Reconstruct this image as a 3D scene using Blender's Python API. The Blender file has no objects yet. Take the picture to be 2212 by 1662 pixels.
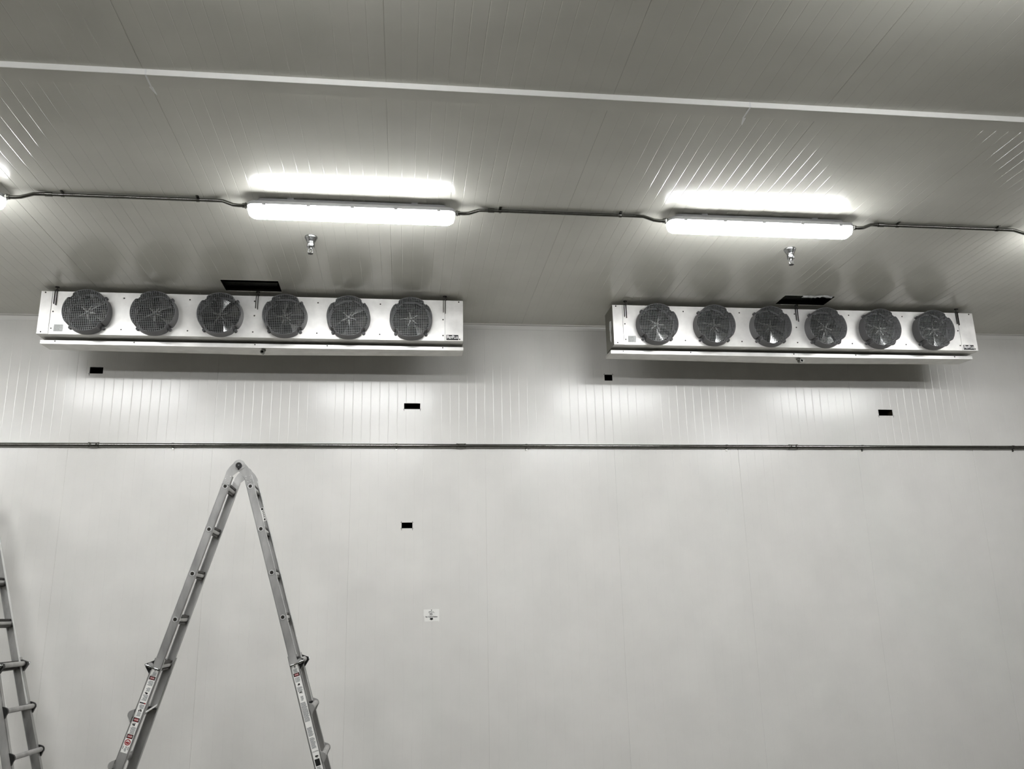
import bpy, math, random
from mathutils import Vector, Matrix
random.seed(7)
sc = bpy.context.scene
COL = sc.collection
PI = math.pi
CAMZ = 1.55
D = 7.179                     # back wall plane y
H = 2.517 + CAMZ              # ceiling height
PW = 1.13                     # insulated panel width

# ------------------------------------------------------------------ materials
def new_mat(name):
    m = bpy.data.materials.new(name); m.use_nodes = True
    nt = m.node_tree; b = nt.nodes['Principled BSDF']
    return m, nt, b
def simple(name, col, rough=0.5, metal=0.0, spec=0.5, noise=0.0, nscale=20.0, bump=0.0, bscale=60.0, stretch=None):
    m, nt, b = new_mat(name)
    b.inputs['Base Color'].default_value = (*col, 1)
    b.inputs['Roughness'].default_value = rough
    b.inputs['Metallic'].default_value = metal
    b.inputs['Specular IOR Level'].default_value = spec
    tc = nt.nodes.new('ShaderNodeTexCoord'); mp = nt.nodes.new('ShaderNodeMapping')
    nt.links.new(tc.outputs['Object'], mp.inputs['Vector'])
    if stretch: mp.inputs['Scale'].default_value = stretch
    if noise > 0:
        n = nt.nodes.new('ShaderNodeTexNoise'); n.inputs['Scale'].default_value = nscale; n.inputs['Detail'].default_value = 5
        nt.links.new(mp.outputs[0], n.inputs['Vector'])
        r = nt.nodes.new('ShaderNodeMapRange')
        r.inputs['From Min'].default_value = 0.3; r.inputs['From Max'].default_value = 0.7
        r.inputs['To Min'].default_value = 1 - noise; r.inputs['To Max'].default_value = 1 + noise
        nt.links.new(n.outputs['Fac'], r.inputs['Value'])
        mx = nt.nodes.new('ShaderNodeVectorMath'); mx.operation = 'SCALE'
        mx.inputs[0].default_value = col
        nt.links.new(r.outputs[0], mx.inputs['Scale']); nt.links.new(mx.outputs[0], b.inputs['Base Color'])
        r2 = nt.nodes.new('ShaderNodeMapRange')
        r2.inputs['To Min'].default_value = max(0.02, rough * (1 - noise)); r2.inputs['To Max'].default_value = min(1, rough * (1 + noise))
        nt.links.new(n.outputs['Fac'], r2.inputs['Value']); nt.links.new(r2.outputs[0], b.inputs['Roughness'])
    if bump > 0:
        n2 = nt.nodes.new('ShaderNodeTexNoise'); n2.inputs['Scale'].default_value = bscale; n2.inputs['Detail'].default_value = 2
        nt.links.new(mp.outputs[0], n2.inputs['Vector'])
        bp = nt.nodes.new('ShaderNodeBump'); bp.inputs['Strength'].default_value = 1.0; bp.inputs['Distance'].default_value = bump
        nt.links.new(n2.outputs['Fac'], bp.inputs['Height']); nt.links.new(bp.outputs[0], b.inputs['Normal'])
    return m
M = {}
M['panel'] = simple('white_panel_steel', (0.77, 0.755, 0.725), 0.22, 0, 0.5, noise=0.035, nscale=3.0, bump=0.0011, bscale=3.2)
M['ceil'] = simple('white_ceiling_steel', (0.645, 0.635, 0.575), 0.18, 0, 0.5, noise=0.04, nscale=3.0, bump=0.0008, bscale=3.0)
M['trim'] = simple('lit_white_trim', (0.93, 0.92, 0.89), 0.4, 0, 0.4, noise=0.02)
M['floor'] = simple('concrete_floor', (0.085, 0.081, 0.066), 0.45, 0, 0.5, noise=0.15, nscale=1.5)
M['foam'] = simple('shaded_foam', (0.006, 0.0055, 0.004), 0.95, 0, 0.05, noise=0.3)  # near-black colour carries the shade inside the openings
M['foam_lit'] = simple('lit_foam', (0.03, 0.024, 0.015), 0.9, 0, 0.1, noise=0.2)  # lighter copy of the foam, paints the lit inner side
M['galv'] = simple('brushed_aluminium_sheet', (0.86, 0.845, 0.82), 0.36, 0.40, 0.5, noise=0.10, nscale=9.0, bump=0.0002, bscale=30)
M['galv2'] = simple('galvanised_pan', (0.58, 0.57, 0.54), 0.42, 0.85, 0.5, noise=0.10, nscale=12.0)
M['endsheet'] = simple('dark_end_sheet', (0.20, 0.195, 0.165), 0.45, 0.7, 0.5, noise=0.12, nscale=12.0)  # much darker than the other casing sheets
M['shroud'] = simple('dark_grey_plastic', (0.12, 0.12, 0.122), 0.5, 0, 0.4, noise=0.06)
M['wire'] = simple('grey_wire', (0.21, 0.215, 0.215), 0.42, 0.4, 0.5, noise=0.1)
M['blade'] = simple('aluminium_blade', (0.32, 0.325, 0.32), 0.2, 0.95, 0.5, noise=0.1)
M['black'] = simple('black_plastic', (0.012, 0.012, 0.012), 0.45, 0, 0.4, noise=0.1)
M['dark'] = simple('dark_steel_and_shade', (0.035, 0.032, 0.028), 0.5, 0.5, 0.4, noise=0.2)
M['coil'] = simple('coil_fins', (0.012, 0.012, 0.012), 0.7, 0.2, 0.3, noise=0.3, nscale=200)
M['emt'] = simple('galvanised_conduit', (0.22, 0.22, 0.205), 0.20, 1.0, 0.5, noise=0.12, nscale=25)
M['chrome'] = simple('chrome', (0.38, 0.385, 0.385), 0.15, 1.0, 0.5, noise=0.05)
M['alu'] = simple('worn_aluminium', (0.42, 0.415, 0.405), 0.42, 0.55, 0.5, noise=0.24, nscale=13, stretch=(1, 1, 0.35))
M['alu_hi'] = simple('bright_and_lit_aluminium', (0.85, 0.85, 0.84), 0.35, 0.6, 0.5, noise=0.05)
M['lampbody'] = simple('grey_lamp_housing', (0.42, 0.42, 0.43), 0.45, 0, 0.5, noise=0.03)
M['paper'] = simple('paper', (0.88, 0.87, 0.84), 0.6, 0, 0.3, noise=0.01)
M['ink'] = simple('black_ink', (0.01, 0.01, 0.01), 0.6, 0, 0.3, noise=0.05)
M['greyprint'] = simple('grey_print', (0.30, 0.31, 0.31), 0.6, 0, 0.3, noise=0.45, nscale=160)
M['palelabel'] = simple('pale_label', (0.62, 0.63, 0.62), 0.5, 0, 0.3, noise=0.15, nscale=120)
M['faint'] = simple('faint_print', (0.42, 0.43, 0.42), 0.6, 0, 0.3, noise=0.1)
M['red'] = simple('red_print', (0.30, 0.015, 0.02), 0.6, 0, 0.3, noise=0.05)
M['white'] = simple('white_print', (0.85, 0.85, 0.84), 0.5, 0, 0.3, noise=0.02)
M['film'] = simple('crumpled_film', (0.75, 0.76, 0.76), 0.25, 0.2, 0.6, noise=0.1)
m, nt, b = new_mat('lit_diffuser')
b.inputs['Base Color'].default_value = (0.9, 0.9, 0.9, 1); b.inputs['Roughness'].default_value = 0.4
b.inputs['Emission Color'].default_value = (0.958, 0.968, 0.972, 1); b.inputs['Emission Strength'].default_value = 30.0
M['lamp'] = m
tc = nt.nodes.new('ShaderNodeTexCoord'); sx = nt.nodes.new('ShaderNodeSeparateXYZ'); nt.links.new(tc.outputs['Normal'], sx.inputs[0])
mr = nt.nodes.new('ShaderNodeMapRange'); mr.inputs['From Min'].default_value = 0.0; mr.inputs['From Max'].default_value = -1.0
mr.inputs['To Min'].default_value = 12.0; mr.inputs['To Max'].default_value = 46.0
nt.links.new(sx.outputs['Z'], mr.inputs['Value']); nt.links.new(mr.outputs[0], b.inputs['Emission Strength'])

# ------------------------------------------------------------------ mesh builder
class MB:
    def __init__(s): s.v = []; s.f = []; s.mi = []; s.sm = []
    def add(s, vs, fs, mi=0, smooth=False):
        o = len(s.v); s.v += [tuple(v) for v in vs]
        for f in fs: s.f.append([i + o for i in f]); s.mi.append(mi); s.sm.append(smooth)
        return s
    def box(s, x0, x1, y0, y1, z0, z1, mi=0, T=None):
        vs = [Vector((x, y, z)) for x in (x0, x1) for y in (y0, y1) for z in (z0, z1)]
        if T: vs = [T(v) for v in vs]
        return s.add(vs, [(0, 1, 3, 2), (4, 6, 7, 5), (0, 4, 5, 1), (2, 3, 7, 6), (0, 2, 6, 4), (1, 5, 7, 3)], mi)
    def quad(s, a, b_, c, d, mi=0): return s.add([a, b_, c, d], [(0, 1, 2, 3)], mi)
    def tube(s, pts, r, n=12, mi=0, caps=True, smooth=True):
        pts = [Vector(p) for p in pts]; rs = r if isinstance(r, (list, tuple)) else [r] * len(pts)
        rings = []
        t0 = (pts[1] - pts[0]).normalized()
        a = t0.orthogonal().normalized()
        for i, p in enumerate(pts):
            if i == 0: t = t0
            elif i == len(pts) - 1: t = (pts[-1] - pts[-2]).normalized()
            else: t = ((pts[i] - pts[i - 1]).normalized() + (pts[i + 1] - pts[i]).normalized()).normalized()
            a = (a - t * a.dot(t)).normalized(); b_ = t.cross(a)
            rings.append([p + (a * math.cos(2 * PI * k / n) + b_ * math.sin(2 * PI * k / n)) * rs[i] for k in range(n)])
        vs = [v for rg in rings for v in rg]; fs = []
        for i in range(len(pts) - 1):
            for k in range(n):
                k2 = (k + 1) % n
                fs.append((i * n + k, i * n + k2, (i + 1) * n + k2, (i + 1) * n + k))
        s.add(vs, fs, mi, smooth)
        if caps:
            s.add(rings[0], [tuple(range(n))[::-1]], mi); s.add(rings[-1], [tuple(range(n))], mi)
        return s
    def ring(s, c, axis, r0, r1, h, n=20, mi=0):     # annulus tube: inner r0, outer r1, height h along axis
        c = Vector(c); axis = Vector(axis).normalized(); a = axis.orthogonal().normalized(); b_ = axis.cross(a)
        P = []
        for k in range(n):
            d = a * math.cos(2 * PI * k / n) + b_ * math.sin(2 * PI * k / n)
            P += [c + d * r0, c + d * r1, c + d * r1 + axis * h, c + d * r0 + axis * h]
        fs = []
        for k in range(n):
            i = k * 4; j = ((k + 1) % n) * 4
            for q in range(4):
                q2 = (q + 1) % 4
                fs.append((i + q, j + q, j + q2, i + q2))
        return s.add(P, fs, mi, False)
    def prism(s, poly, T, h0, h1, mi=0):              # poly of 2D points; T(a,b,h) -> Vector
        n = len(poly)
        vs = [T(p[0], p[1], h0) for p in poly] + [T(p[0], p[1], h1) for p in poly]
        fs = [tuple(range(n))[::-1], tuple(range(n, 2 * n))] + [(i, (i + 1) % n, n + (i + 1) % n, n + i) for i in range(n)]
        return s.add(vs, fs, mi)
    def build(s, name, mats, parent=None, loc=None):
        me = bpy.data.meshes.new(name); me.from_pydata([tuple(v) for v in s.v], [], s.f)
        if not isinstance(mats, (list, tuple)): mats = [mats]
        for m_ in mats: me.materials.append(m_)
        for p, i, q in zip(me.polygons, s.mi, s.sm): p.material_index = i; p.use_smooth = q
        me.update()
        o = bpy.data.objects.new(name, me); COL.objects.link(o)
        if parent: o.parent = parent
        if loc: o.location = loc
        return o
def bevel(o, w, seg=2):
    md = o.modifiers.new('bevel', 'BEVEL'); md.width = w; md.segments = seg; md.limit_method = 'ANGLE'; return o
def tag(o, label=None, cat=None, group=None, kind=None):
    if label: o['label'] = label
    if cat: o['category'] = cat
    if group: o['group'] = group
    if kind: o['kind'] = kind
    return o
def empty(name, loc, rz=0.0):
    o = bpy.data.objects.new(name, None); o.location = loc; o.rotation_euler = (0, 0, rz); o.empty_display_size = 0.1
    COL.objects.link(o); return o
def text_into(mb, body, size, T, mi=0, depth=0.0, bold=0.0, sx=1.0, align='CENTER'):
    cu = bpy.data.curves.new('txt', 'FONT'); cu.body = body; cu.size = size; cu.align_x = align; cu.align_y = 'CENTER'; cu.offset = bold; cu.resolution_u = 3
    ob = bpy.data.objects.new('txt', cu); COL.objects.link(ob)
    dg = bpy.context.evaluated_depsgraph_get(); me = bpy.data.meshes.new_from_object(ob.evaluated_get(dg))
    mb.add([T(v.co.x * sx, v.co.y) for v in me.vertices], [tuple(p.vertices) for p in me.polygons], mi)
    bpy.data.objects.remove(ob); bpy.data.curves.remove(cu); bpy.data.meshes.remove(me)

# ------------------------------------------------------------------ ribbed panels (wall / ceiling)
def ribbed(name, a0, a1, b0, b1, phase, holes, T, mat, gw=0.0055, gd=0.0006, n=15, minor=True):
    """a = across the ribs, b = along them, T(a,b,depth)->world; depth>0 goes into the panel"""
    pts = []
    k = math.floor((a0 - phase) / PW) - 1
    while phase + k * PW < a1:
        s = phase + k * PW
        pts += [(s - 0.004, 0), (s - 0.0011, 0.0006), (s - 0.0008, 0.0024), (s + 0.0008, 0.0024), (s + 0.0011, 0.0006), (s + 0.004, 0)]
        if minor:
            for i in range(1, n):
                c = s + i * PW / n
                pts += [(c - gw / 2, 0), (c, gd), (c + gw / 2, 0)]
        k += 1
    pts = [p for p in pts if a0 < p[0] < a1]
    hb = [h[0] for h in holes] + [h[1] for h in holes]
    pts = [p for p in pts if all(abs(p[0] - q) > 1e-5 for q in hb)]
    def dep(a):
        for p, q in zip(pts, pts[1:]):
            if p[0] <= a <= q[0]: return p[1] + (q[1] - p[1]) * (a - p[0]) / (q[0] - p[0])
        return 0
    pts += [(q, dep(q)) for q in hb]
    pts = sorted([(a0, 0)] + pts + [(a1, 0)])
    mb = MB()
    for (pa, pd), (qa, qd) in zip(pts, pts[1:]):
        mid = (pa + qa) / 2
        iv = [(b0, b1)]
        for h in holes:
            if h[0] < mid < h[1]:
                nv = []
                for u, v in iv:
                    if h[2] > u: nv.append((u, min(v, h[2])))
                    if h[3] < v: nv.append((max(u, h[3]), v))
                iv = nv
        for u, v in iv: mb.quad(T(pa, u, pd), T(qa, u, qd), T(qa, v, qd), T(pa, v, pd))
    o = mb.build(name, mat); tag(o, kind='structure'); return o

X0, X1, Y0 = -7.6, 9.6, -15.0
Z = lambda z: z + CAMZ
wall_holes = [(-2.610, -2.503, Z(2.020), Z(2.077)), (-0.014, 0.124, Z(1.738), Z(1.790)), (1.760, 1.834, Z(2.014), Z(2.071)),
              (4.325, 4.467, Z(1.712), Z(1.770)), (-0.023, 0.067, Z(0.722), Z(0.770))]
ceil_holes = [(-1.412, -0.982, 6.262, 6.492), (3.108, 3.545, 6.285, 6.496)]
ribbed('wall_back', X0, X1, 0, H, -0.4473, wall_holes, lambda a, b_, d: Vector((a, D + d, b_)), M['panel'])
ribbed('ceiling', X0, X1, Y0, D, -0.1137, ceil_holes, lambda a, b_, d: Vector((a, b_, H + d)), M['ceil'], gw=0.0060, gd=0.0009)
def flat(name, pts, mat):
    o = MB().quad(*[Vector(p) for p in pts]).build(name, mat); tag(o, kind='structure'); return o
ribbed('wall_left', Y0, D, 0, H, 0.2, [], lambda a, b_, d: Vector((X0 - d, a, b_)), M['panel'])
ribbed('wall_right', Y0, D, 0, H, 0.2, [], lambda a, b_, d: Vector((X1 + d, a, b_)), M['panel'])
ribbed('wall_front', X0, X1, 0, H, 0.1, [], lambda a, b_, d: Vector((a, Y0 - d, b_)), M['panel'])
o = MB().box(X0, X1, Y0, D, -0.12, 0).build('floor', M['floor']); tag(o, kind='structure')
# coving strip where the back wall meets the ceiling
o = MB().box(X0, X1, D - 0.004, D, H - 0.042, H).box(X0, X1, D - 0.042, D, H - 0.004, H).build('trim_1', M['panel']); tag(o, kind='structure')
# ceiling joint cover strip (front edge painted brighter to show it lit)
sb = MB().box(X0, X1, 3.655, 3.748, H - 0.030, H, 1).box(X0, X1, 3.6515, 3.655, H - 0.0305, H, 0)
o = sb.build('trim_2', [M['trim'], M['ceil']])
tag(o, kind='structure')
jt = MB()
for x in (-1.229, 1.731):
    jt.box(x - 0.004, x + 0.004, 3.6505, 3.749, H - 0.0312, H - 0.001)
o = jt.build('trim_3', M['white']); tag(o, kind='structure')
# sealant smears beside the strip joints
for i, x in enumerate((-1.252, 1.751)):
    q = MB(); s = -1 if i else 1
    P = [(x - .006, 3.749), (x + .010, 3.749), (x + .016 , 3.80), (x + .020, 3.86), (x + .012, 3.845), (x - .002, 3.79)]
    q.prism(P, lambda a, b_, h: Vector((a, b_, H + h)), -0.002, 0.0)
    o = q.build('ceiling_sealant', M['white'])
    tag(o, ['pale sealant smear on the ceiling by the left joint of the white strip', 'pale sealant smear on the ceiling by the right joint of the white strip'][i], 'sealant', 'sealant smears behind the ceiling strip')

# ------------------------------------------------------------------ wall cut-outs
hole_labels = ['black rectangular cut-out in the wall below the left end of the left cooler',
               'wide black cut-out in the wall above the conduit, under the left cooler badge end',
               'small black cut-out on a wall seam under the left corner of the right cooler',
               'black cut-out with lit inner side painted tan in the wall below the right cooler',
               'black cut-out in the wall below the long conduit, lowest of the wall openings']
for i, (xa, xb, za, zb) in enumerate(wall_holes):
    cx, cz = (xa + xb) / 2, (za + zb) / 2
    r = empty('wall_cutout', (cx, D, cz))
    w, h = (xb - xa) / 2, (zb - za) / 2
    q = MB(); dp = 0.10
    side = 1 if i == 3 else 0
    q.quad((-w, 0.009, -h), (-w, dp, -h), (-w, dp, h), (-w, 0.009, h), 0)
    q.quad((w, 0.009, -h), (w, 0.009, h), (w, dp, h), (w, dp, -h), side)
    q.quad((-w, 0.009, -h), (w, 0.009, -h), (w, dp, -h), (-w, dp, -h), 0)
    q.quad((-w, 0.009, h), (-w, dp, h), (w, dp, h), (w, 0.009, h), 0)
    q.quad((-w, dp, -h), (w, dp, -h), (w, dp, h), (-w, dp, h), 0)
    q.build('recess', [M['foam'], M['foam_lit']], r)
    e = MB(); t = 0.0012                          # cut steel edge + saw overcuts at the corners
    e.box(-w - t, w + t, -0.0008, 0.009, -h - t, -h); e.box(-w - t, w + t, -0.0008, 0.009, h, h + t)
    e.box(-w - t, -w, -0.0008, 0.009, -h, h); e.box(w, w + t, -0.0008, 0.009, -h, h)
    e.build('cut_edge', M['white'], r)
    ov = {0: [(-1, -1)], 1: [(-1, -1), (1, -1)], 2: [(-1, 1), (1, 1)], 3: [(-1, -1), (1, -1)], 4: [(-1, -1), (1, -1), (-1, 1), (1, 1)]}[i]
    for sx, sz in ov:
        L = 0.016 if sz < 0 else 0.009
        c = MB()
        c.box(sx * w - 0.0016, sx * w + 0.0016, -0.0012, -0.0002, min(sz * h, sz * (h + L)), max(sz * h, sz * (h + L)))
        c.box(min(sx * w, sx * (w + 0.008)), max(sx * w, sx * (w + 0.008)), -0.0012, -0.0002, sz * h - 0.0014, sz * h + 0.0014)
        c.build('overcut', M['black'], r)
    tag(r, hole_labels[i], 'opening', 'rectangular cut-outs in the back wall')
# ceiling openings over the coolers
for i, (xa, xb, ya, yb) in enumerate(ceil_holes):
    r = empty('ceiling_opening', ((xa + xb) / 2, (ya + yb) / 2, H))
    w, l, dp = (xb - xa) / 2, (yb - ya) / 2, 0.042
    q = MB()
    q.quad((-w, -l, 0.001), (-w, l, 0.001), (-w, l, dp), (-w, -l, dp)); q.quad((w, -l, 0.001), (w, -l, dp), (w, l, dp), (w, l, 0.001))
    q.quad((-w, -l, 0.001), (-w, -l, dp), (w, -l, dp), (w, -l, 0.001)); q.quad((-w, l, 0.001), (w, l, 0.001), (w, l, dp), (-w, l, dp))
    q.build('opening_lining', M['foam'], r)
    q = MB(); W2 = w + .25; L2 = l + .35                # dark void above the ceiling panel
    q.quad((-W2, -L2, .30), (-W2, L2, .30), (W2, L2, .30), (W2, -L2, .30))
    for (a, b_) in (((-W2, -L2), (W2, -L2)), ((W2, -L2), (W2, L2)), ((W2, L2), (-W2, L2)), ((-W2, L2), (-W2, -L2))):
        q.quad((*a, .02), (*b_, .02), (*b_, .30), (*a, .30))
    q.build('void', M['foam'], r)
    q = MB(); q.prism([(l + .070, .104), (l + .086, .082), (l + .115, .082), (l + .115, .085), (l + .088, .085), (l + .073, .106)], lambda a, b_, h: Vector((h, a, b_)), -w - .045, w - .05)
    q.build('support_channel', M['white'], r)  # white, tilted face stands in for light falling on the metal
    q = MB(); t = .0015
    q.box(-w - t, w + t, -l - t, -l, -.001, .002); q.box(-w - t, w + t, l, l + t, -.001, .002); q.box(-w - t, -w, -l, l, -.001, .002); q.box(w, w + t, -l, l, -.001, .002)
    q.build('cut_edge', M['ceil'], r)
    tag(r, ['black rectangular opening in the ceiling over the middle of the left cooler', 'black rectangular opening in the ceiling over the middle of the right cooler, with torn film at its edge'][i], 'opening', 'openings cut in the ceiling')
q = MB(); N = 15; rr = random.Random(3); g = []
for i in range(N):
    for j in range(4):
        g.append(Vector((3.26 + i * 0.0185 + rr.uniform(-.006, .006), 6.272 + j * 0.014 + rr.uniform(-.007, .007) - (0.015 if 7 < i < 12 else 0), H - 0.003 - (0.003 + rr.uniform(0, .008)) * (j in (1, 2)) )))
q.add(g, [(i * 4 + j, i * 4 + j + 1, (i + 1) * 4 + j + 1, (i + 1) * 4 + j) for i in range(N - 1) for j in range(3)])
o = q.build('torn_ceiling_film', M['film'])
tag(o, 'crumpled pale torn protective film hanging at the edge of the right ceiling opening', 'film')

# ------------------------------------------------------------------ lamps
def lamp(x, y, label=None, group='vapour tight strip lamps on the ceiling', det=True):
    r = empty('ceiling_strip_lamp', (x, y, H))
    L, w = 0.635, 0.064
    # housing tray: hull section extruded, rounded ends in plan
    def plan(L_, w_, n=6, rr=0.045):
        P = []
        for sx, sy, a0 in ((1, -1, -PI / 2), (1, 1, 0), (-1, 1, PI / 2), (-1, -1, PI)):
            for k in range(n + 1):
                a = a0 + k * PI / 2 / n
                P.append((sx * (L_ - rr) + rr * math.cos(a), sy * (w_ - rr) + rr * math.sin(a)))
        return P
    def loft(layers, mi=0):
        mb = MB(); n = len(layers[0][0]); V = []
        for P, z in layers: V += [(a, b_, z) for a, b_ in P]
        fs = []
        for i in range(len(layers) - 1):
            for k in range(n): fs.append((i * n + k, i * n + (k + 1) % n, (i + 1) * n + (k + 1) % n, (i + 1) * n + k))
        mb.add(V, fs, mi, True); mb.add(V[:n], [tuple(range(n))], mi); mb.add(V[-n:], [tuple(range(n))], mi)
        return mb
    hb = loft([(plan(L - .06, .026, rr=.02), -0.010), (plan(L - .05, .036, rr=.03), -0.030), (plan(L - .004, w - .003), -0.043), (plan(L, w), -0.047), (plan(L, w), -0.066)])
    hb.box(-.40, -.36, -.02, .02, -0.012, -0.0002); hb.box(.36, .40, -.02, .02, -0.012, -0.0002)
    hb.build('housing', M['lampbody'], r)
    loft([(plan(L - .003, w - .003), -0.0662), (plan(L - .004, w - .004), -0.088), (plan(L - .010, w - .010, rr=.042), -0.108), (plan(L - .026, w - .026, rr=.030), -0.121)]).build('diffuser', M['lamp'], r)
    if det:
        for k in range(5):
            for sy in (-1, 1):
                xx = -0.53 + k * 0.265
                c = MB(); c.box(xx - .011, xx + .011, sy * (w + .0005), sy * (w + .004), -0.075, -0.050)
                c.build('clip', M['lampbody'], r)
    tag(r, label, 'lamp', group)
    return r
rowlab = {-1: 'lit strip lamp cut off by the left edge of the photo', 0: 'lit strip lamp on the ceiling above the left cooler', 1: 'lit strip lamp on the ceiling above the right cooler',
          2: 'lit strip lamp past the right edge of the photo, right of the right cooler'}
PX = 2.637
lx = lambda k: -0.340 + k * PX + {1: 0.012, -1: -0.03}.get(k, 0)
for k in range(-2, 3):
    x = lx(k)
    lamp(x, 4.915, rowlab.get(k, 'lit strip lamp outside the photo in the row nearest the coolers, ' + ('far left' if k < 0 else 'far right')), det=k in (-1, 0, 1, 2))
for j, y in enumerate((2.3,)):
    for k in range(-2, 3):
        lamp(-0.340 + k * PX, y, 'lit strip lamp in the row above the photographer, number %s counted from the left wall' % (('one', 'two', 'three', 'four', 'five')[k + 2]), det=False)

# ------------------------------------------------------------------ conduits
def strap(mb_parent, x, y, z, horizontal_wall):
    q = MB()
    if horizontal_wall:          # on wall, pipe along x: one-hole strap, ear below
        q.tube([(x - .008, y, z), (x + .008, y, z)], .0195, 14)
        q.box(x - .008, x + .008, y + .014, y + .0175, z - .038, z - .015); q.tube([(x, y + .009, z - .029), (x, y + .016, z - .029)], .006, 8)
    else:
        q.tube([(x - .008, y, z), (x + .008, y, z)], .0145, 14)
        q.box(x - .008, x + .008, y - .034, y - .01, z + .0115, z + .0138); q.tube([(x, y - .025, z + .007), (x, y - .025, z + .013)], .005, 8)
    return q.build('strap', M['emt'], mb_parent)
zc = Z(1.414)
wc = empty('wall_conduit', (0, D - 0.018, zc))
MB().tube([(X0 + .002, 0, 0), (X1 - .002, 0, 0)], 0.0165, 16).build('pipe', M['emt'], wc)
for x in (-5.5, -2.507, 0.473, 3.452, 6.43):
    q = MB(); q.tube([(x - .034, 0, 0), (x + .034, 0, 0)], .0205, 16)
    for s in (-.024, .024): q.tube([(x + s, -.018, .006), (x + s, -.028, .009)], .006, 8)
    for s in (-.036, .036): q.tube([(x + s - .004, 0, 0), (x + s + .004, 0, 0)], .0225, 16)
    q.build('coupling', M['emt'], wc)
for x in (-5.6, -3.7, -1.891, -0.075, 1.036, 2.834, 4.114, 5.6):
    strap(wc, x, 0, 0, True)
tag(wc, 'long galvanised steel conduit running level across the whole white wall', 'conduit')
def ceil_conduit(xa, xb, straps, label):
    ya, yb = 4.905, 4.905; z1 = -0.0145; z0 = -0.056
    r = empty('ceiling_conduit', (0, 4.905, H))
    ym = 0.030
    pts = [(xa, 0, z0), (xa + .05, .002, z0), (xa + .085, .006, z0 + .005), (xa + .15, .02, z1 - .006), (xa + .19, ym, z1)]
    pts += [(xb - .19, ym, z1), (xb - .15, .02, z1 - .006), (xb - .085, .006, z0 + .005), (xb - .05, .002, z0), (xb, 0, z0)]
    MB().tube(pts, 0.0115, 12).build('pipe', M['emt'], r)
    for x, s in ((xa, 1), (xb, -1)):
        q = MB(); q.tube([(x, 0, z0), (x + s * .028, 0, z0)], .0155, 12); q.tube([(x + s * .006, 0, z0), (x + s * .014, 0, z0)], .019, 6, smooth=False)
        q.build('connector', M['emt'], r)
    for x in straps: strap(r, x, ym, z1, False)
    for x in (xa + .23,):
        MB().tube([(x - .02, ym, z1), (x + .02, ym, z1)], .0142, 12).build('coupling', M['emt'], r)
    tag(r, label, 'conduit', 'conduits joining the ceiling lamps')
ceil_conduit(lx(-1) + .637, lx(0) - .637, (-2.06, -1.277), 'thin steel conduit on the ceiling left of the left lamp')
ceil_conduit(lx(0) + .637, lx(1) - .637, (0.584, 1.37), 'thin steel conduit on the ceiling between the two full lamps')
ceil_conduit(lx(1) + .637, lx(2) - .637, (3.295, 4.026), 'thin steel conduit on the ceiling right of the right lamp')

# ------------------------------------------------------------------ sprinklers
for i, (x, y) in enumerate(((-0.651, 5.447), (2.737, 5.388))):
    r = empty('ceiling_sprinkler', (x, y, H))
    q = MB(); q.tube([(0, 0, -.0005), (0, 0, -.004), (0, 0, -.012), (0, 0, -.040), (0, 0, -.045), (0, 0, -.078), (0, 0, -.081)], [.043, .044, .041, .027, .0255, .0255, .023], 24)
    q.build('escutcheon', M['chrome'], r)
    q = MB(); q.tube([(0, 0, -.078), (0, 0, -.094)], [.013, .011], 12)
    for s in (-1, 1): q.tube([(s * .010, 0, -.086), (s * .016, 0, -.100), (s * .014, 0, -.113), (s * .002, 0, -.122)], .0026, 8)
    q.tube([(0, 0, -.094), (0, 0, -.118)], .0022, 8)
    q.build('frame', M['chrome'], r)
    q = MB(); q.tube([(0, 0, -.122), (0, 0, -.124)], [.016, .016], 16)
    for k in range(8):
        a = k * PI / 4; q.box(-.002, .002, .015, .020, -.1238, -.1225, T=lambda v, a=a: Matrix.Rotation(a, 3, 'Z') @ v)
    q.build('deflector', M['dark'], r)
    tag(r, ['chrome pendent sprinkler head hanging below the left lamp', 'chrome pendent sprinkler head hanging below the right lamp'][i], 'sprinkler', 'ceiling sprinkler heads')

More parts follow.
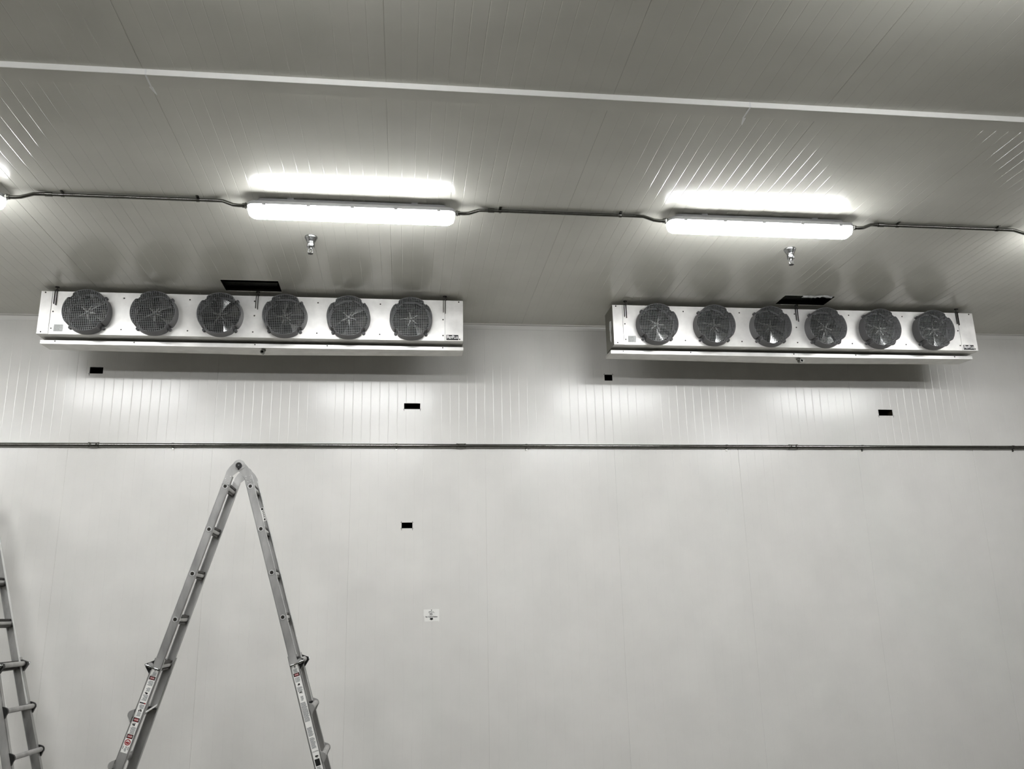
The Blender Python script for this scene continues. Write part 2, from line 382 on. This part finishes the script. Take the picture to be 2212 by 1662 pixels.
# ------------------------------------------------------------------ evaporator coolers
CL = 3.228; CH = 0.345; FP = 0.4895; FX = 0.362
FR = 0.167
def shroud_r(a, R=FR, k=1.0):
    r = R
    for c in (PI / 4, 3 * PI / 4, 5 * PI / 4, 7 * PI / 4):
        d = abs((a - c + PI) % (2 * PI) - PI)
        if d < 0.14: r = min(r, R - 0.014 * (1 if d < 0.09 else (0.14 - d) / 0.05))
    return r
def make_cooler(x0, yf, ztop, label, side_residue):
    r = empty('evaporator_cooler', (x0, yf, ztop))       # origin: top left front corner; local z down negative
    dep = 0.26
    # casing: top, back, ends, bottom flange (open front and open coil face)
    c = MB(); t = 0.0015
    c.box(0, CL, 0.0015, dep, -t, 0); c.box(0, t, 0.0015, dep, -CH, 0, 1); c.box(CL - t, CL, 0.0015, dep, -CH, 0, 1)
    c.box(0, CL, 0.0015, dep, -CH, -CH + t)
    c.box(0, CL, dep - t, dep, -CH, -CH + .03); c.box(0, CL, dep - t, dep, -.03, 0)
    c.build('casing', [M['galv2'], M['endsheet']], r)
    c = MB(); c.box(0.09, CL - .09, dep - 0.06, dep - 0.012, -CH + .012, -.012); c.build('coil', M['coil'], r)
    # end covers
    for a, b_ in ((0.0, 0.083), (CL - 0.146, CL)):
        c = MB(); c.box(a, b_ - 0.001, -0.0016, 0.0014, -CH, -0.001); bevel(c.build('end_cover', M['galv'], r), .001, 1)
    # fan panel with round openings
    c = MB(); xa, xb = 0.0845, CL - 0.1475
    edges = [xa] + [FX + FP * (i + .5) for i in range(5)] + [xb]
    for i in range(6):
        cx = FX + FP * i; cz = -0.178; l, rr_, b_, tp = edges[i] - cx, edges[i + 1] - cx, -CH - cz, -0.001 - cz
        ang = sorted([2 * PI * k / 64 for k in range(64)] + [math.atan2(q, p) % (2 * PI) for p in (l, rr_) for q in (b_, tp)])
        V = []
        for a in ang:
            ca, sa = math.cos(a), math.sin(a); R_ = 0.150
            tt = min([(rr_ / ca if ca > 1e-9 else 1e9), (l / ca if ca < -1e-9 else 1e9), (tp / sa if sa > 1e-9 else 1e9), (b_ / sa if sa < -1e-9 else 1e9)])
            V += [(cx + R_ * ca, 0, cz + R_ * sa), (cx + tt * ca, 0, cz + tt * sa), (cx + R_ * ca, 0.02, cz + R_ * sa)]
        n = len(ang)
        for k in range(n):
            i0, i1 = k * 3, ((k + 1) % n) * 3
            c.add([V[i0], V[i0 + 1], V[i1 + 1], V[i1]], [(0, 1, 2, 3)]); c.add([V[i0], V[i1], V[i1 + 2], V[i0 + 2]], [(0, 1, 2, 3)])
    c.build('fan_panel', M['galv'], r)
    # fans
    rng = random.Random(int(x0 * 100) + 5)
    for i in range(6):
        cx, cz = FX + FP * i, -0.178
        n = 96; dpt = 0.088
        P = []
        for k in range(n):
            a = 2 * PI * k / n; ro = shroud_r(a); rb = shroud_r(a) + 0.003
            ca, sa = math.cos(a), math.sin(a)
            P += [(rb * ca, -0.0005, rb * sa), (ro * ca, -dpt, ro * sa), ((ro - .003) * ca, -dpt - .0015, (ro - .003) * sa), ((ro - .006) * ca, -dpt, (ro - .006) * sa), ((ro - .006) * ca, -0.0022, (ro - .006) * sa), (.1455 * ca, -0.0022, .1455 * sa), (.1455 * ca, 0.035, .1455 * sa)]
        s = MB(); fs = []
        for k in range(n):
            a0, a1 = k * 7, ((k + 1) % n) * 7
            for q in range(6): fs.append((a0 + q, a1 + q, a1 + q + 1, a0 + q + 1))
        s.add(P, fs)
        for c_ in (PI / 4, 3 * PI / 4, 5 * PI / 4, 7 * PI / 4):
            lx_, lz_ = (FR + .002) * math.cos(c_), (FR + .002) * math.sin(c_)
            s.tube([(lx_, -0.0005, lz_), (lx_, -0.022, lz_)], .0125, 12)
            s.ring((lx_, -0.022, lz_), (0, -1, 0), .006, .0115, .004, 12)
        so = s.build('fan_shroud', M['shroud'], r, (cx, 0, cz))
        # wire grille
        g = MB(); wp = 0.0138; wr = 0.0009; K = 12
        def spans(c0, vert):
            res = []; cur = None; st = 0.002; u = -FR
            while u <= FR + 1e-6:
                x_, z_ = (c0, u) if vert else (u, c0)
                ok = math.hypot(x_, z_) < shroud_r(math.atan2(z_, x_) % (2 * PI)) - 0.003
                if ok and cur is None: cur = u
                if not ok and cur is not None: res.append((cur, u - st)); cur = None
                u += st
            if cur is not None: res.append((cur, FR))
            return res
        for k in range(-K, K + 1):
            for u, v in spans(k * wp, True): g.box(k * wp - wr, k * wp + wr, -dpt - .0010, -dpt + .0010, u, v)
            for u, v in spans(k * wp, False): g.box(u, v, -dpt + .0010, -dpt + .0030, k * wp - wr, k * wp + wr)
        g.build('grille', M['wire'], so)
        # rotor, five pitched blades and a hub
        b_ = MB(); off = rng.uniform(0, 2 * PI)
        for k in range(5):
            a0 = off + k * 2 * PI / 5; V = []
            for u in range(7):
                rad = 0.028 + u * 0.0185
                for w_ in range(5):
                    da = (w_ / 4 - .5) * (0.50 + 0.30 * u / 6); aa = a0 + da - 0.10 * u / 6
                    V.append((rad * math.cos(aa), -0.030 - (w_ / 4 - .5) * 0.055 * (0.6 + u / 10) + 0.010 * (1 - (w_ / 2 - 1) ** 2), rad * math.sin(aa)))
            b_.add(V, [(u * 5 + w_, u * 5 + w_ + 1, (u + 1) * 5 + w_ + 1, (u + 1) * 5 + w_) for u in range(6) for w_ in range(4)], 0, True)
            b_.box(.010, .060, -.034, -.030, -.0045, .0045, T=lambda v, a=a0: Matrix.Rotation(-a, 3, 'Y') @ v)
        b_.tube([(0, -.050, 0), (0, -.046, 0), (0, -.020, 0)], [.009, .013, .013], 14)
        b_.build('fan_rotor', M['blade'], so)
        mo = MB(); mo.tube([(0, -.015, 0), (0, .012, 0), (0, .055, 0)], [.030, .042, .042], 18); mo.box(-.15, .15, .03, .036, -.008, .008)
        mo.build('motor', M['dark'], so)
    # drip pan: V shaped, lowest in the middle
    p = MB(); yl = 0.100; xs = [(-0.006, 0), (CL * .505, 1), (CL + .006, 0)]
    def sec(x, m_):
        zt = -CH - 0.018; zb = zt - (0.028 + .006 * m_); bz = -CH - 0.036 - 0.018 * m_; ybk = dep + .030
        return [(x, yl, zt), (x, yl, zb), (x, ybk, bz), (x, dep + .030, zt), ]
    S = [sec(*q) for q in xs]
    lf = MB()
    for a, b2 in zip(S, S[1:]):
        lf.quad(a[0], b2[0], b2[1], a[1], 0)
        for k in (1, 2): p.quad(a[k], b2[k], b2[k + 1], a[k + 1], 0)
    for s_ in (S[0], S[-1]): p.add(s_, [(0, 1, 2, 3)])
    # inner skin of the pan so that it has thickness
    for a, b2 in zip(S, S[1:]):
        up = lambda v: (v[0], v[1] + .002, v[2] + .003)
        p.quad(up(a[1]), up(b2[1]), up(b2[2]), up(a[2]))
    # rolled top edge of the lip and centre joint
    for a, b2 in zip(S, S[1:]): p.quad(a[0], b2[0], (b2[0][0], yl + .012, b2[0][2] + .001), (a[0][0], yl + .012, a[0][2] + .001))
    xm = CL * .505
    po = p.build('drip_pan', M['galv2'], r)
    lip = lf.build('pan_lip', M['galv'], po); tag(lip, 'bright front lip')
    j = MB(); j.box(xm - .0015, xm + .0015, yl - .0012, yl, S[1][1][2], S[1][0][2]); j.build('lip_joint', M['white'], po)
    # drain fitting
    zb = S[1][2][2]
    d_ = MB(); d_.tube([(xm + .02, 0.150, zb + .01), (xm + .02, 0.150, zb - .010)], .020, 6, smooth=False)
    d_.tube([(xm + .02, 0.150, zb - .008), (xm + .02, 0.148, zb - .022), (xm + .02, 0.138, zb - .030), (xm + .02, .10, zb - .032)], .0115, 12, caps=False)
    d_.ring((xm + .02, .100, zb - .032), (0, -1, 0), .0095, .0165, .012, 16)
    d_.build('drain_fitting', M['emt'], po)
    # hangers
    for hx in (0.112, CL / 2 - .005, CL - .148):
        h = MB(); h.box(hx - .016, hx + .016, -.014, .02, .001, .004); h.box(hx - .014, hx - .010, -.012, -.0018, -.105, .004); h.box(hx + .002, hx + .0065, -.012, -.0018, -.115, .004)  # one of the two dark bars draws the bracket's shadow
        h.tube([(hx, -.004, .004), (hx, -.004, .0335)], .005, 8); h.tube([(hx, -.004, .004), (hx, -.004, .014)], .011, 6, smooth=False); h.tube([(hx, -.004, .029), (hx, -.004, .0338)], .016, 12)
        h.build('hanger_bracket_and_shadow', M['dark'], r)
    # screws
    def screw(x, z, y=-.0018):
        q = MB(); q.tube([(x, y + .001, z), (x, y - .0035, z)], [.0065, .0045], 8); q.build('screw', M['dark'], r)
    for i in range(5):
        xx = FX + FP * (i + .5)
        for z_ in (-.045, -.300): screw(xx, z_, 0)
    screw(.100, -.165, 0); screw(.100, -.300, 0); screw(CL - .162, -.165, 0); screw(CL - .162, -.300, 0)
    screw(.030, -.012); screw(.030, -.330); screw(CL - .035, -.012); screw(CL - .030, -.330); screw(xm - .04, -.165, 0)
    for xx in (.10, .68, xm - .04, 2.15, CL - .16):
        q = MB(); q.tube([(xx, yl, -CH - .026), (xx, yl - .004, -CH - .026)], [.0055, .004], 8); q.build('screw', M['dark'], po)
    # rating label
    l_ = MB(); l_.box(.118, .186, -.0010, -.0002, -.325, -.268, 0)
    for k in range(9): l_.box(.122, .182 - rng.uniform(0, .02), -.0014, -.0010, -.320 + k * .0058, -.3178 + k * .0058, 1)
    l_.build('rating_label', [M['palelabel'], M['faint']], r)
    # name badge
    bx, bz = CL - .088, -.316
    q = MB(); q.box(bx - .048, bx + .048, -.0045, -.0017, bz - .0215, bz + .0215); bd = bevel(q.build('name_badge', M['black'], r), .003)
    q = MB(); text_into(q, 'R', .038, lambda a, b2: Vector((bx - .034 + a, -.0052, bz + .002 + b2)), bold=.0008)
    text_into(q, 'EF', .027, lambda a, b2: Vector((bx - .014 + a * .85, -.0052, bz - .002 + b2)), bold=.0008)
    text_into(q, 'P', .038, lambda a, b2: Vector((bx + .006 + a, -.0052, bz + .002 + b2)), bold=.0008)
    text_into(q, 'LUS', .027, lambda a, b2: Vector((bx + .0285 + a * .72, -.0052, bz - .002 + b2)), bold=.0008)
    q.build('badge_lettering', M['white'], bd)
    if side_residue:
        q = MB(); pts = [(.06, -.12), (.115, -.11), (.13, -.17), (.115, -.20), (.12, -.27), (.09, -.30), (.07, -.26), (.085, -.21), (.055, -.17)]
        q.prism(pts, lambda a, b2, h: Vector((-h, a, b2)), 0.0002, 0.0012); q.build('side_label', M['palelabel'], r)
    tag(r, label, 'cooler', 'six-fan evaporator coolers hung from the ceiling')
    return r
make_cooler(-2.776, 6.50, Z(2.482), 'left of the two six-fan aluminium evaporator coolers hung under the ceiling', False)
make_cooler(1.690, 6.50, Z(2.479), 'right of the two six-fan aluminium evaporator coolers hung under the ceiling', True)

# ------------------------------------------------------------------ note on the wall
nx, nz, nw, nh = 0.2265, Z(0.0215), 0.0635, 0.0485
r = empty('paper_note', (nx, D - .0005, nz))
q = MB(); P = [(-nw, nh - .002), (nw - .001, nh), (nw, -nh + .004), (nw - .006, -nh - .001), (nw - .012, -nh + .003), (-nw + .012, -nh + .001), (-nw + .007, -nh + .004), (-nw + .006, -.006), (-nw, -.004)]
q.prism(P[::-1], lambda a, b_, h: Vector((a, -h, b_)), 0, .0012); q.build('sheet', M['paper'], r)
q = MB(); TT = lambda dx, dz: (lambda a, b_: Vector((dx + a, -.0018, dz + b_)))
text_into(q, 'M', .011, TT(0, .040), bold=.0004)
text_into(q, 'WALL-1', .0115, TT(-.002, .0275), bold=.0004)
text_into(q, '35', .025, TT(-.004, .008), bold=.0006)
text_into(q, 'Fan Control Button', .0132, TT(0, -.0115), bold=.0006, sx=.92)
q.box(-.024, -.016, -.0016, -.0012, .019, .0215); q.box(.010, .026, -.0016, -.0012, .0195, .0212)
q.prism([(-.012, -.020), (.013, -.019), (.011, -.029), (.015, -.031), (.001, -.038), (-.014, -.033), (-.011, -.029)][::-1], lambda a, b_, h: Vector((a, -h, b_)), .0012, .0018)
q.build('lettering', M['ink'], r)
tag(r, 'small white paper note with black lettering stuck to the wall right of the ladder', 'note')

# ------------------------------------------------------------------ ladders
SP = .3053; S0 = .161; OFF = .0394; ALF = .2879; HZ = 1.0484 + CAMZ; WI = 0.30
def make_ladder(loc, rz, label):
    root = empty('stepladder', (loc[0], loc[1], 0), rz)
    def leg(side):
        sa, ca = math.sin(ALF), math.cos(ALF)
        def T(s, n, w):       # s down the leg from the hinge, n outward normal, w depth
            return Vector((side * (s * sa + n * ca), w, HZ - s * ca + n * sa))
        B = lambda mb, s0, s1, n0, n1, w0, w1, mi=0: mb.box(s0, s1, n0, n1, w0, w1, mi, T=lambda v: T(v.x, v.y, v.z))
        return T, B
    for side in (-1, 1):
        T, B = leg(side)
        hw = 0.026
        # inner rails: channel section, web outwards, flanges inwards
        for wf, sg in ((0, 1), (WI, -1)):
            q = MB(); s0, s1 = .085, 1.665; w0 = wf - sg * .013
            B(q, s0, s1, OFF - hw, OFF + hw, min(w0, w0 + sg * .004), max(w0, w0 + sg * .004))
            for n in (OFF - hw, OFF + hw - .0035): B(q, s0, s1, n, n + .0035, min(w0, w0 + sg * .026), max(w0, w0 + sg * .026), 1 if n > OFF else 0)  # outward flange takes the brighter material: its lit edge is painted in
            ir = q.build('inner_rail', [M['alu'], M['alu_hi']], root)
            q = MB(); B(q, s1, s1 + .012, OFF - hw - .001, OFF + hw + .001, min(w0, w0 + sg * .027), max(w0, w0 + sg * .027)); q.build('end_plug', M['black'], ir)
        # inner rungs, flared ring and dark bore at the ends
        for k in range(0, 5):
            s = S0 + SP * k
            q = MB(); q.tube([T(s, OFF, -.012), T(s, OFF, WI + .012)], .0165, 14, caps=False)
            q.ring(T(s, OFF, -.0130), (0, -1, 0), .0125, .0170, .003, 18, 1)
            q.ring(T(s, OFF, WI + .0130), (0, 1, 0), .0125, .0170, .003, 18, 1)
            rs = [(s + dx * .0108 * e, OFF + dy * .0108 * f_) for dx, dy, e, f_ in ((1, 1, 1, .45), (1, 1, .45, 1), (-1, 1, .45, 1), (-1, 1, 1, .45), (-1, -1, 1, .45), (-1, -1, .45, 1), (1, -1, .45, 1), (1, -1, 1, .45))]
            q.prism(rs, lambda a, b_, h: T(a, b_, h), -.0142, -.0125, 2); B(q, s - .030, s - .0165, OFF - .014, OFF + .014, .002, WI - .002, 2); B(q, s + .0165, s + .028, OFF - .014, OFF + .014, .002, WI - .002, 2); q.tube([T(s, OFF, WI + .0125), T(s, OFF, WI + .0138)], .0118, 14, mi=2)  # dark bars along both sides of the rung paint in its shade
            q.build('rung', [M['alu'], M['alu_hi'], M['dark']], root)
        # outer rails (flared) with outer rungs
        so0, so1 = S0 + SP * 4 - .050, (HZ) / math.cos(ALF) + .0
        def wn(s): return -.024 - .050 * (s - so0) / (so1 - so0)
        for near in (True, False):
            q = MB()
            def wpos(s): return wn(s) if near else WI - wn(s)
            sg = 1 if near else -1
            for (n0, n1, d0, d1) in ((OFF - .030, OFF + .030, 0, .004), (OFF - .030, OFF - .026, 0, .030), (OFF + .026, OFF + .030, 0, .030)):
                V = []
                for s in (so0, so1 - .03):
                    w_ = wpos(s) - sg * .004
                    V += [T(s, n0, w_ + sg * d0), T(s, n1, w_ + sg * d0), T(s, n1, w_ + sg * d1), T(s, n0, w_ + sg * d1)]
                q.add(V, [(0, 1, 2, 3), (7, 6, 5, 4)] + [(i, (i + 1) % 4 + 0, (i + 1) % 4 + 4, i + 4) for i in range(4)])
            q.build('outer_rail', M['alu'], root)
            q = MB(); w_ = wpos(so1)
            q.box(-.036, .036, -.030, .030, -.030, .0, T=lambda v: T(so1 + OFF * math.tan(ALF), OFF, w_) + Vector((v.x, v.y, v.z + .0302 + 0.0)) - Vector((0, 0, T(so1 + OFF * math.tan(ALF), OFF, w_).z)))
            bevel(q.build('foot', M['black'], root), .006)
            # lock with silver handle
            sL = S0 + SP * 4; wl = wpos(sL) - sg * .005
            q = MB(); q.prism([(sL - .035, OFF + .026), (sL - .004, OFF + .068), (sL + .016, OFF + .068), (sL + .055, OFF + .026)], lambda a, b_, h: T(a, b_, h), min(wl, wl + sg * .028), max(wl, wl + sg * .028), 0)
            lk = q.build('rail_lock', M['black'], root)
            q = MB(); q.tube([T(sL + .012, OFF - .020, wl - sg * .018), T(sL + .010, OFF + .004, wl - sg * .022), T(sL + .004, OFF + .060, wl - sg * .020), T(sL + .003, OFF + .068, wl - sg * .010)], .0072, 10)
            q.tube([T(sL + .012, OFF - .020, wl - sg * .018), T(sL + .012, OFF - .020, wl + sg * .002)], .0065, 10)
            q.build('lock_handle', M['chrome'], lk)
        for k in range(4, 9):
            s = S0 + SP * k
            if s > so1 - .1: break
            q = MB(); nn = OFF + .040; w0, w1 = wn(s) - .012, WI - wn(s) + .012
            q.tube([T(s, nn, w0), T(s, nn, w1)], .0175, 14)
            ru = q.build('rung', M['alu'], root)
            for w_, sg in (((w0, 1), (w1, -1)) if k > 4 else ()):
                q = MB(); q.prism([(s - .036, OFF + .0302), (s - .024, nn + .008), (s - .014, nn + .018), (s, nn + .0215), (s + .014, nn + .018), (s + .026, nn + .006), (s + .046, OFF + .0302)], lambda a, b_, h: T(a, b_, h), min(w_ - sg * .003, w_ + sg * .013), max(w_ - sg * .003, w_ + sg * .013))
                q.build('rung_end_cap', M['black'] if rz != 0 and abs(rz) > .05 else M['alu'], ru)
        # bracing stay on the lower section
        if side < 0:
            q = MB(); s = S0 + SP * 5 - .03
            q.tube([T(s + .05, OFF + .01, wn(s) + .012), T(s - .016, OFF - .022, WI - wn(s) - .012)], .0055, 8)
            q.build('stay', M['alu_hi'], root)
    # hinges (near and far), each with two riveted arms and a black knob
    for wf, sg in ((0, 1), (WI, -1)):
        q = MB()
        for side in (-1, 1):
            T, B = leg(side)
            circ = [(.041 * math.cos(PI / 2 + a * PI / 10), .041 * math.sin(PI / 2 + a * PI / 10)) for a in range(0, 11)]
            # hull of disc and rail head in (s, n)
            poly = [(.041 * math.cos(t), .041 * math.sin(t)) for t in [math.radians(d) for d in range(125, 300, 15)]] + [(.060, OFF - .024), (.145, OFF - .024), (.150, OFF), (.145, OFF + .024), (.060, OFF + .026), (.02, OFF + .012)]
            # order: make it go round
            poly = [(.041 * math.cos(t), .041 * math.sin(t)) for t in [math.radians(d) for d in range(95, 286, 15)]]
            poly = poly + [(.040, -.010), (.078, OFF - .024), (.145, OFF - .024), (.152, OFF), (.145, OFF + .024), (.060, OFF + .026), (.025, OFF + .016)]
            a = wf - sg * (.0175 if side < 0 else .0150); b_ = wf - sg * (.0130 if side < 0 else .0105)
            q.prism(poly, lambda u, v, h, T=T: T(u, v, h), min(a, b_), max(a, b_))
        hg = q.build('hinge', M['alu'], root)
        q = MB()
        for side in (-1, 1):
            T, B = leg(side)
            for (s, n) in ((.088, OFF - .012), (.092, OFF + .012), (.106, OFF - .016), (.112, OFF + .016), (.128, OFF - .008), (.130, OFF + .010)):
                w_ = wf - sg * .0175; q.tube([T(s, n, w_), T(s, n, w_ - sg * .002)], [.0035, .002], 8)
        q.build('rivets', M['alu_hi'], hg)
        q = MB(); w_ = wf - sg * .0175
        q.tube([(0, w_, HZ), (0, w_ - sg * .012, HZ)], .0205, 18); q.tube([(0, w_ - sg * .012, HZ), (0, w_ - sg * .016, HZ)], .0045, 14, mi=1); q.box(-.005, .005, min(w_, w_ - sg * .008), max(w_, w_ - sg * .008), HZ - .030, HZ - .012)
        q.build('hinge_knob', [M['black'], M['wire']], hg)
    # warning labels on the near outer rails
    for side in ((-1, 1) if abs(rz) < .05 else ()):
        T, B = leg(side)
        so0 = S0 + SP * 4 - .050; so1 = HZ / math.cos(ALF)
        wn = lambda s: -.024 - .050 * (s - so0) / (so1 - so0)
        q = MB(); a0 = S0 + SP * 4 + (.010 if side < 0 else .016); a1 = a0 + (.516 if side < 0 else .90)
        def pl(u, n, lift): s = a0 + u; return T(s, OFF + n, wn(s) - .004 - lift)
        def rect(u0, u1, n0, n1, lift, mi):
            q.add([pl(u0, n0, lift), pl(u1, n0, lift), pl(u1, n1, lift), pl(u0, n1, lift)], [(0, 1, 2, 3)], mi)
        L = a1 - a0; hwid = .021
        V = [pl(0, -hwid, .0008), pl(L, -hwid, .0008), pl(L, hwid, .0008), pl(0, hwid, .0008), pl(0, -hwid, .0001), pl(L, -hwid, .0001), pl(L, hwid, .0001), pl(0, hwid, .0001)]
        q.add(V, [(0, 1, 2, 3), (4, 7, 6, 5), (0, 4, 5, 1), (1, 5, 6, 2), (2, 6, 7, 3), (3, 7, 4, 0)], 0)
        # print runs across the rail: text baseline along n
        def grey(u0, u1, ind=.004):
            u = u0; rg = random.Random(int(u0 * 1000) + side)
            while u < u1: rect(u, u + .0042, -hwid + ind, hwid - ind - rg.uniform(0, .008), .0011, 3); u += .0062
        def danger(u0, u1):
            rect(u0, u1, -hwid + .002, hwid - .002, .0011, 1); rect(u0 + .004, u1 - .004, -hwid + .008, hwid - .008, .0013, 2)
            uc = (u0 + u1) / 2
            text_into(q, 'DANGER', (u1 - u0) * .55, lambda a, b_: pl(uc - b_, (a if side > 0 else -a) * 1.0 * (1 if side > 0 else 1), .0015), mi=4, sx=.52)
        def blob(u0, u1):
            rg = random.Random(int(u0 * 1000))
            for _ in range(9):
                u = rg.uniform(u0, u1 - .006); n = rg.uniform(-.012, .006); rect(u, u + rg.uniform(.003, .009), n, n + rg.uniform(.002, .008), .0012, 1)
        rect(.004, .020, -.002, .002, .0011, 1); rect(.004, .008, -.007, .007, .0011, 1)
        grey(.024, .044, .006)
        danger(.050, .072)
        grey(.078, .108)
        if side < 0:
            grey(.120, .142, .008); blob(.146, .160); grey(.165, .200, .005); rect(.212, .219, -hwid + .002, hwid - .002, .0011, 1); rect(.212, .219, -hwid + .002, -hwid + .012, .0013, 2)
            grey(.226, .248, .005); blob(.252, .268); grey(.272, .296, .008)
            danger(.306, .331); blob(.336, .360); grey(.362, .400, .004); danger(.406, .431)
            cu, R_ = .454, .018          # red prohibition ring
            V = []; F_ = []
            for k in range(24):
                a = 2 * PI * k / 24; V += [pl(cu + R_ * math.cos(a), R_ * math.sin(a), .0012), pl(cu + .0125 * math.cos(a), .0125 * math.sin(a), .0012)]
                F_.append((2 * k, (2 * k + 2) % 48, (2 * k + 3) % 48, 2 * k + 1))
            q.add(V, F_, 2)
            V = [pl(cu - .008, -.003, .0013), pl(cu + .004, -.012, .0013), pl(cu + .010, 0, .0013), pl(cu + .004, .012, .0013), pl(cu - .008, .003, .0013), pl(cu + .002, 0, .0013)]
            q.add(V, [(0, 1, 2, 5), (5, 2, 3, 4)], 2)
            grey(.478, .504, .013); rect(.478, .497, -.017, -.014, .0011, 1); rect(.478, .497, .014, .017, .0011, 1)
        else:
            blob(.112, .135); grey(.140, .165, .004); blob(.170, .185); grey(.20, .225, .012); grey(.240, .36, .0025); grey(.40, .455, .004); grey(.465, .53, .005)
            text_into(q, 'CAUTION', .011, lambda a, b_: pl(.552 - b_, a, .0013), mi=1, sx=.8); blob(.575, .59)
            rect(.598, .640, -.017, .014, .0012, 1); grey(.646, .72, .006)
            grey(.74, L - .01, .004)
        q.build('warning_label', [M['paper'], M['ink'], M['red'], M['greyprint'], M['white']], root)
    # sticker on the far inner rail, right leg, seen between the rails
    T, B = leg(1)
    q = MB(); wq = WI + .013 - .0045; s0 = S0 + .115
    def p2(s, n, l): return T(s, OFF + n, wq - l)
    def r2(sa_, sb_, na, nb, l, mi): q.add([p2(sa_, na, l), p2(sb_, na, l), p2(sb_, nb, l), p2(sa_, nb, l)], [(0, 1, 2, 3)], mi)
    r2(s0, s0 + .10, -.004, .021, .0006, 0); r2(s0 + .003, s0 + .018, .000, .014, .001, 1)
    for k in range(4): r2(s0 + .026 + k * .013, s0 + .034 + k * .013, .004, .0065, .001, 1); r2(s0 + .026 + k * .013, s0 + .029 + k * .013, .004, .015, .001, 1)
    r2(s0 + .082, s0 + .093, .002, .012, .001, 1)
    q.build('brand_sticker', [M['paper'], M['ink']], root)
    tag(root, label, 'ladder', 'aluminium multi-position ladders')
    return root
make_ladder((-1.1422, 6.05), 0.0189, 'open aluminium folding ladder standing whole in front of the wall, its hinge in view')
make_ladder((-3.205, 6.575), -0.0668, 'aluminium folding ladder cut off by the left edge, with black rung ends')

# ------------------------------------------------------------------ camera
f, rx, ry, rz = 1841.9696, 0.2655, -0.0220, 0.1282
def axes(pitch, roll, yaw):
    cy, sy = math.cos(yaw), math.sin(yaw); cp, sp = math.cos(pitch), math.sin(pitch)
    fwd = Vector((sy * cp, cy * cp, sp)); right = Vector((cy, -sy, 0)); up = right.cross(fwd)
    cr, sr = math.cos(roll), math.sin(roll)
    return right * cr + up * sr, -right * sr + up * cr, fwd
R_, U_, F_ = axes(rx, ry, rz)
cd = bpy.data.cameras.new('camera'); cam = bpy.data.objects.new('camera', cd); COL.objects.link(cam)
cd.sensor_width = 36; cd.sensor_fit = 'HORIZONTAL'; cd.lens = f / 2212 * 36; cd.clip_start = 0.05; cd.clip_end = 100
mw = Matrix((( R_.x, U_.x, -F_.x, 0), (R_.y, U_.y, -F_.y, 0), (R_.z, U_.z, -F_.z, CAMZ), (0, 0, 0, 1)))
cam.matrix_world = mw
sc.camera = cam

w = bpy.data.worlds.new('world'); sc.world = w; w.use_nodes = True
w.node_tree.nodes['Background'].inputs[0].default_value = (0.5, 0.5, 0.5, 1); w.node_tree.nodes['Background'].inputs[1].default_value = 0.0
sc.view_settings.view_transform = 'Standard'; sc.view_settings.look = 'None'; sc.view_settings.gamma = 1.0
sc.view_settings.use_curve_mapping = False
sc.view_settings.exposure = 1.05
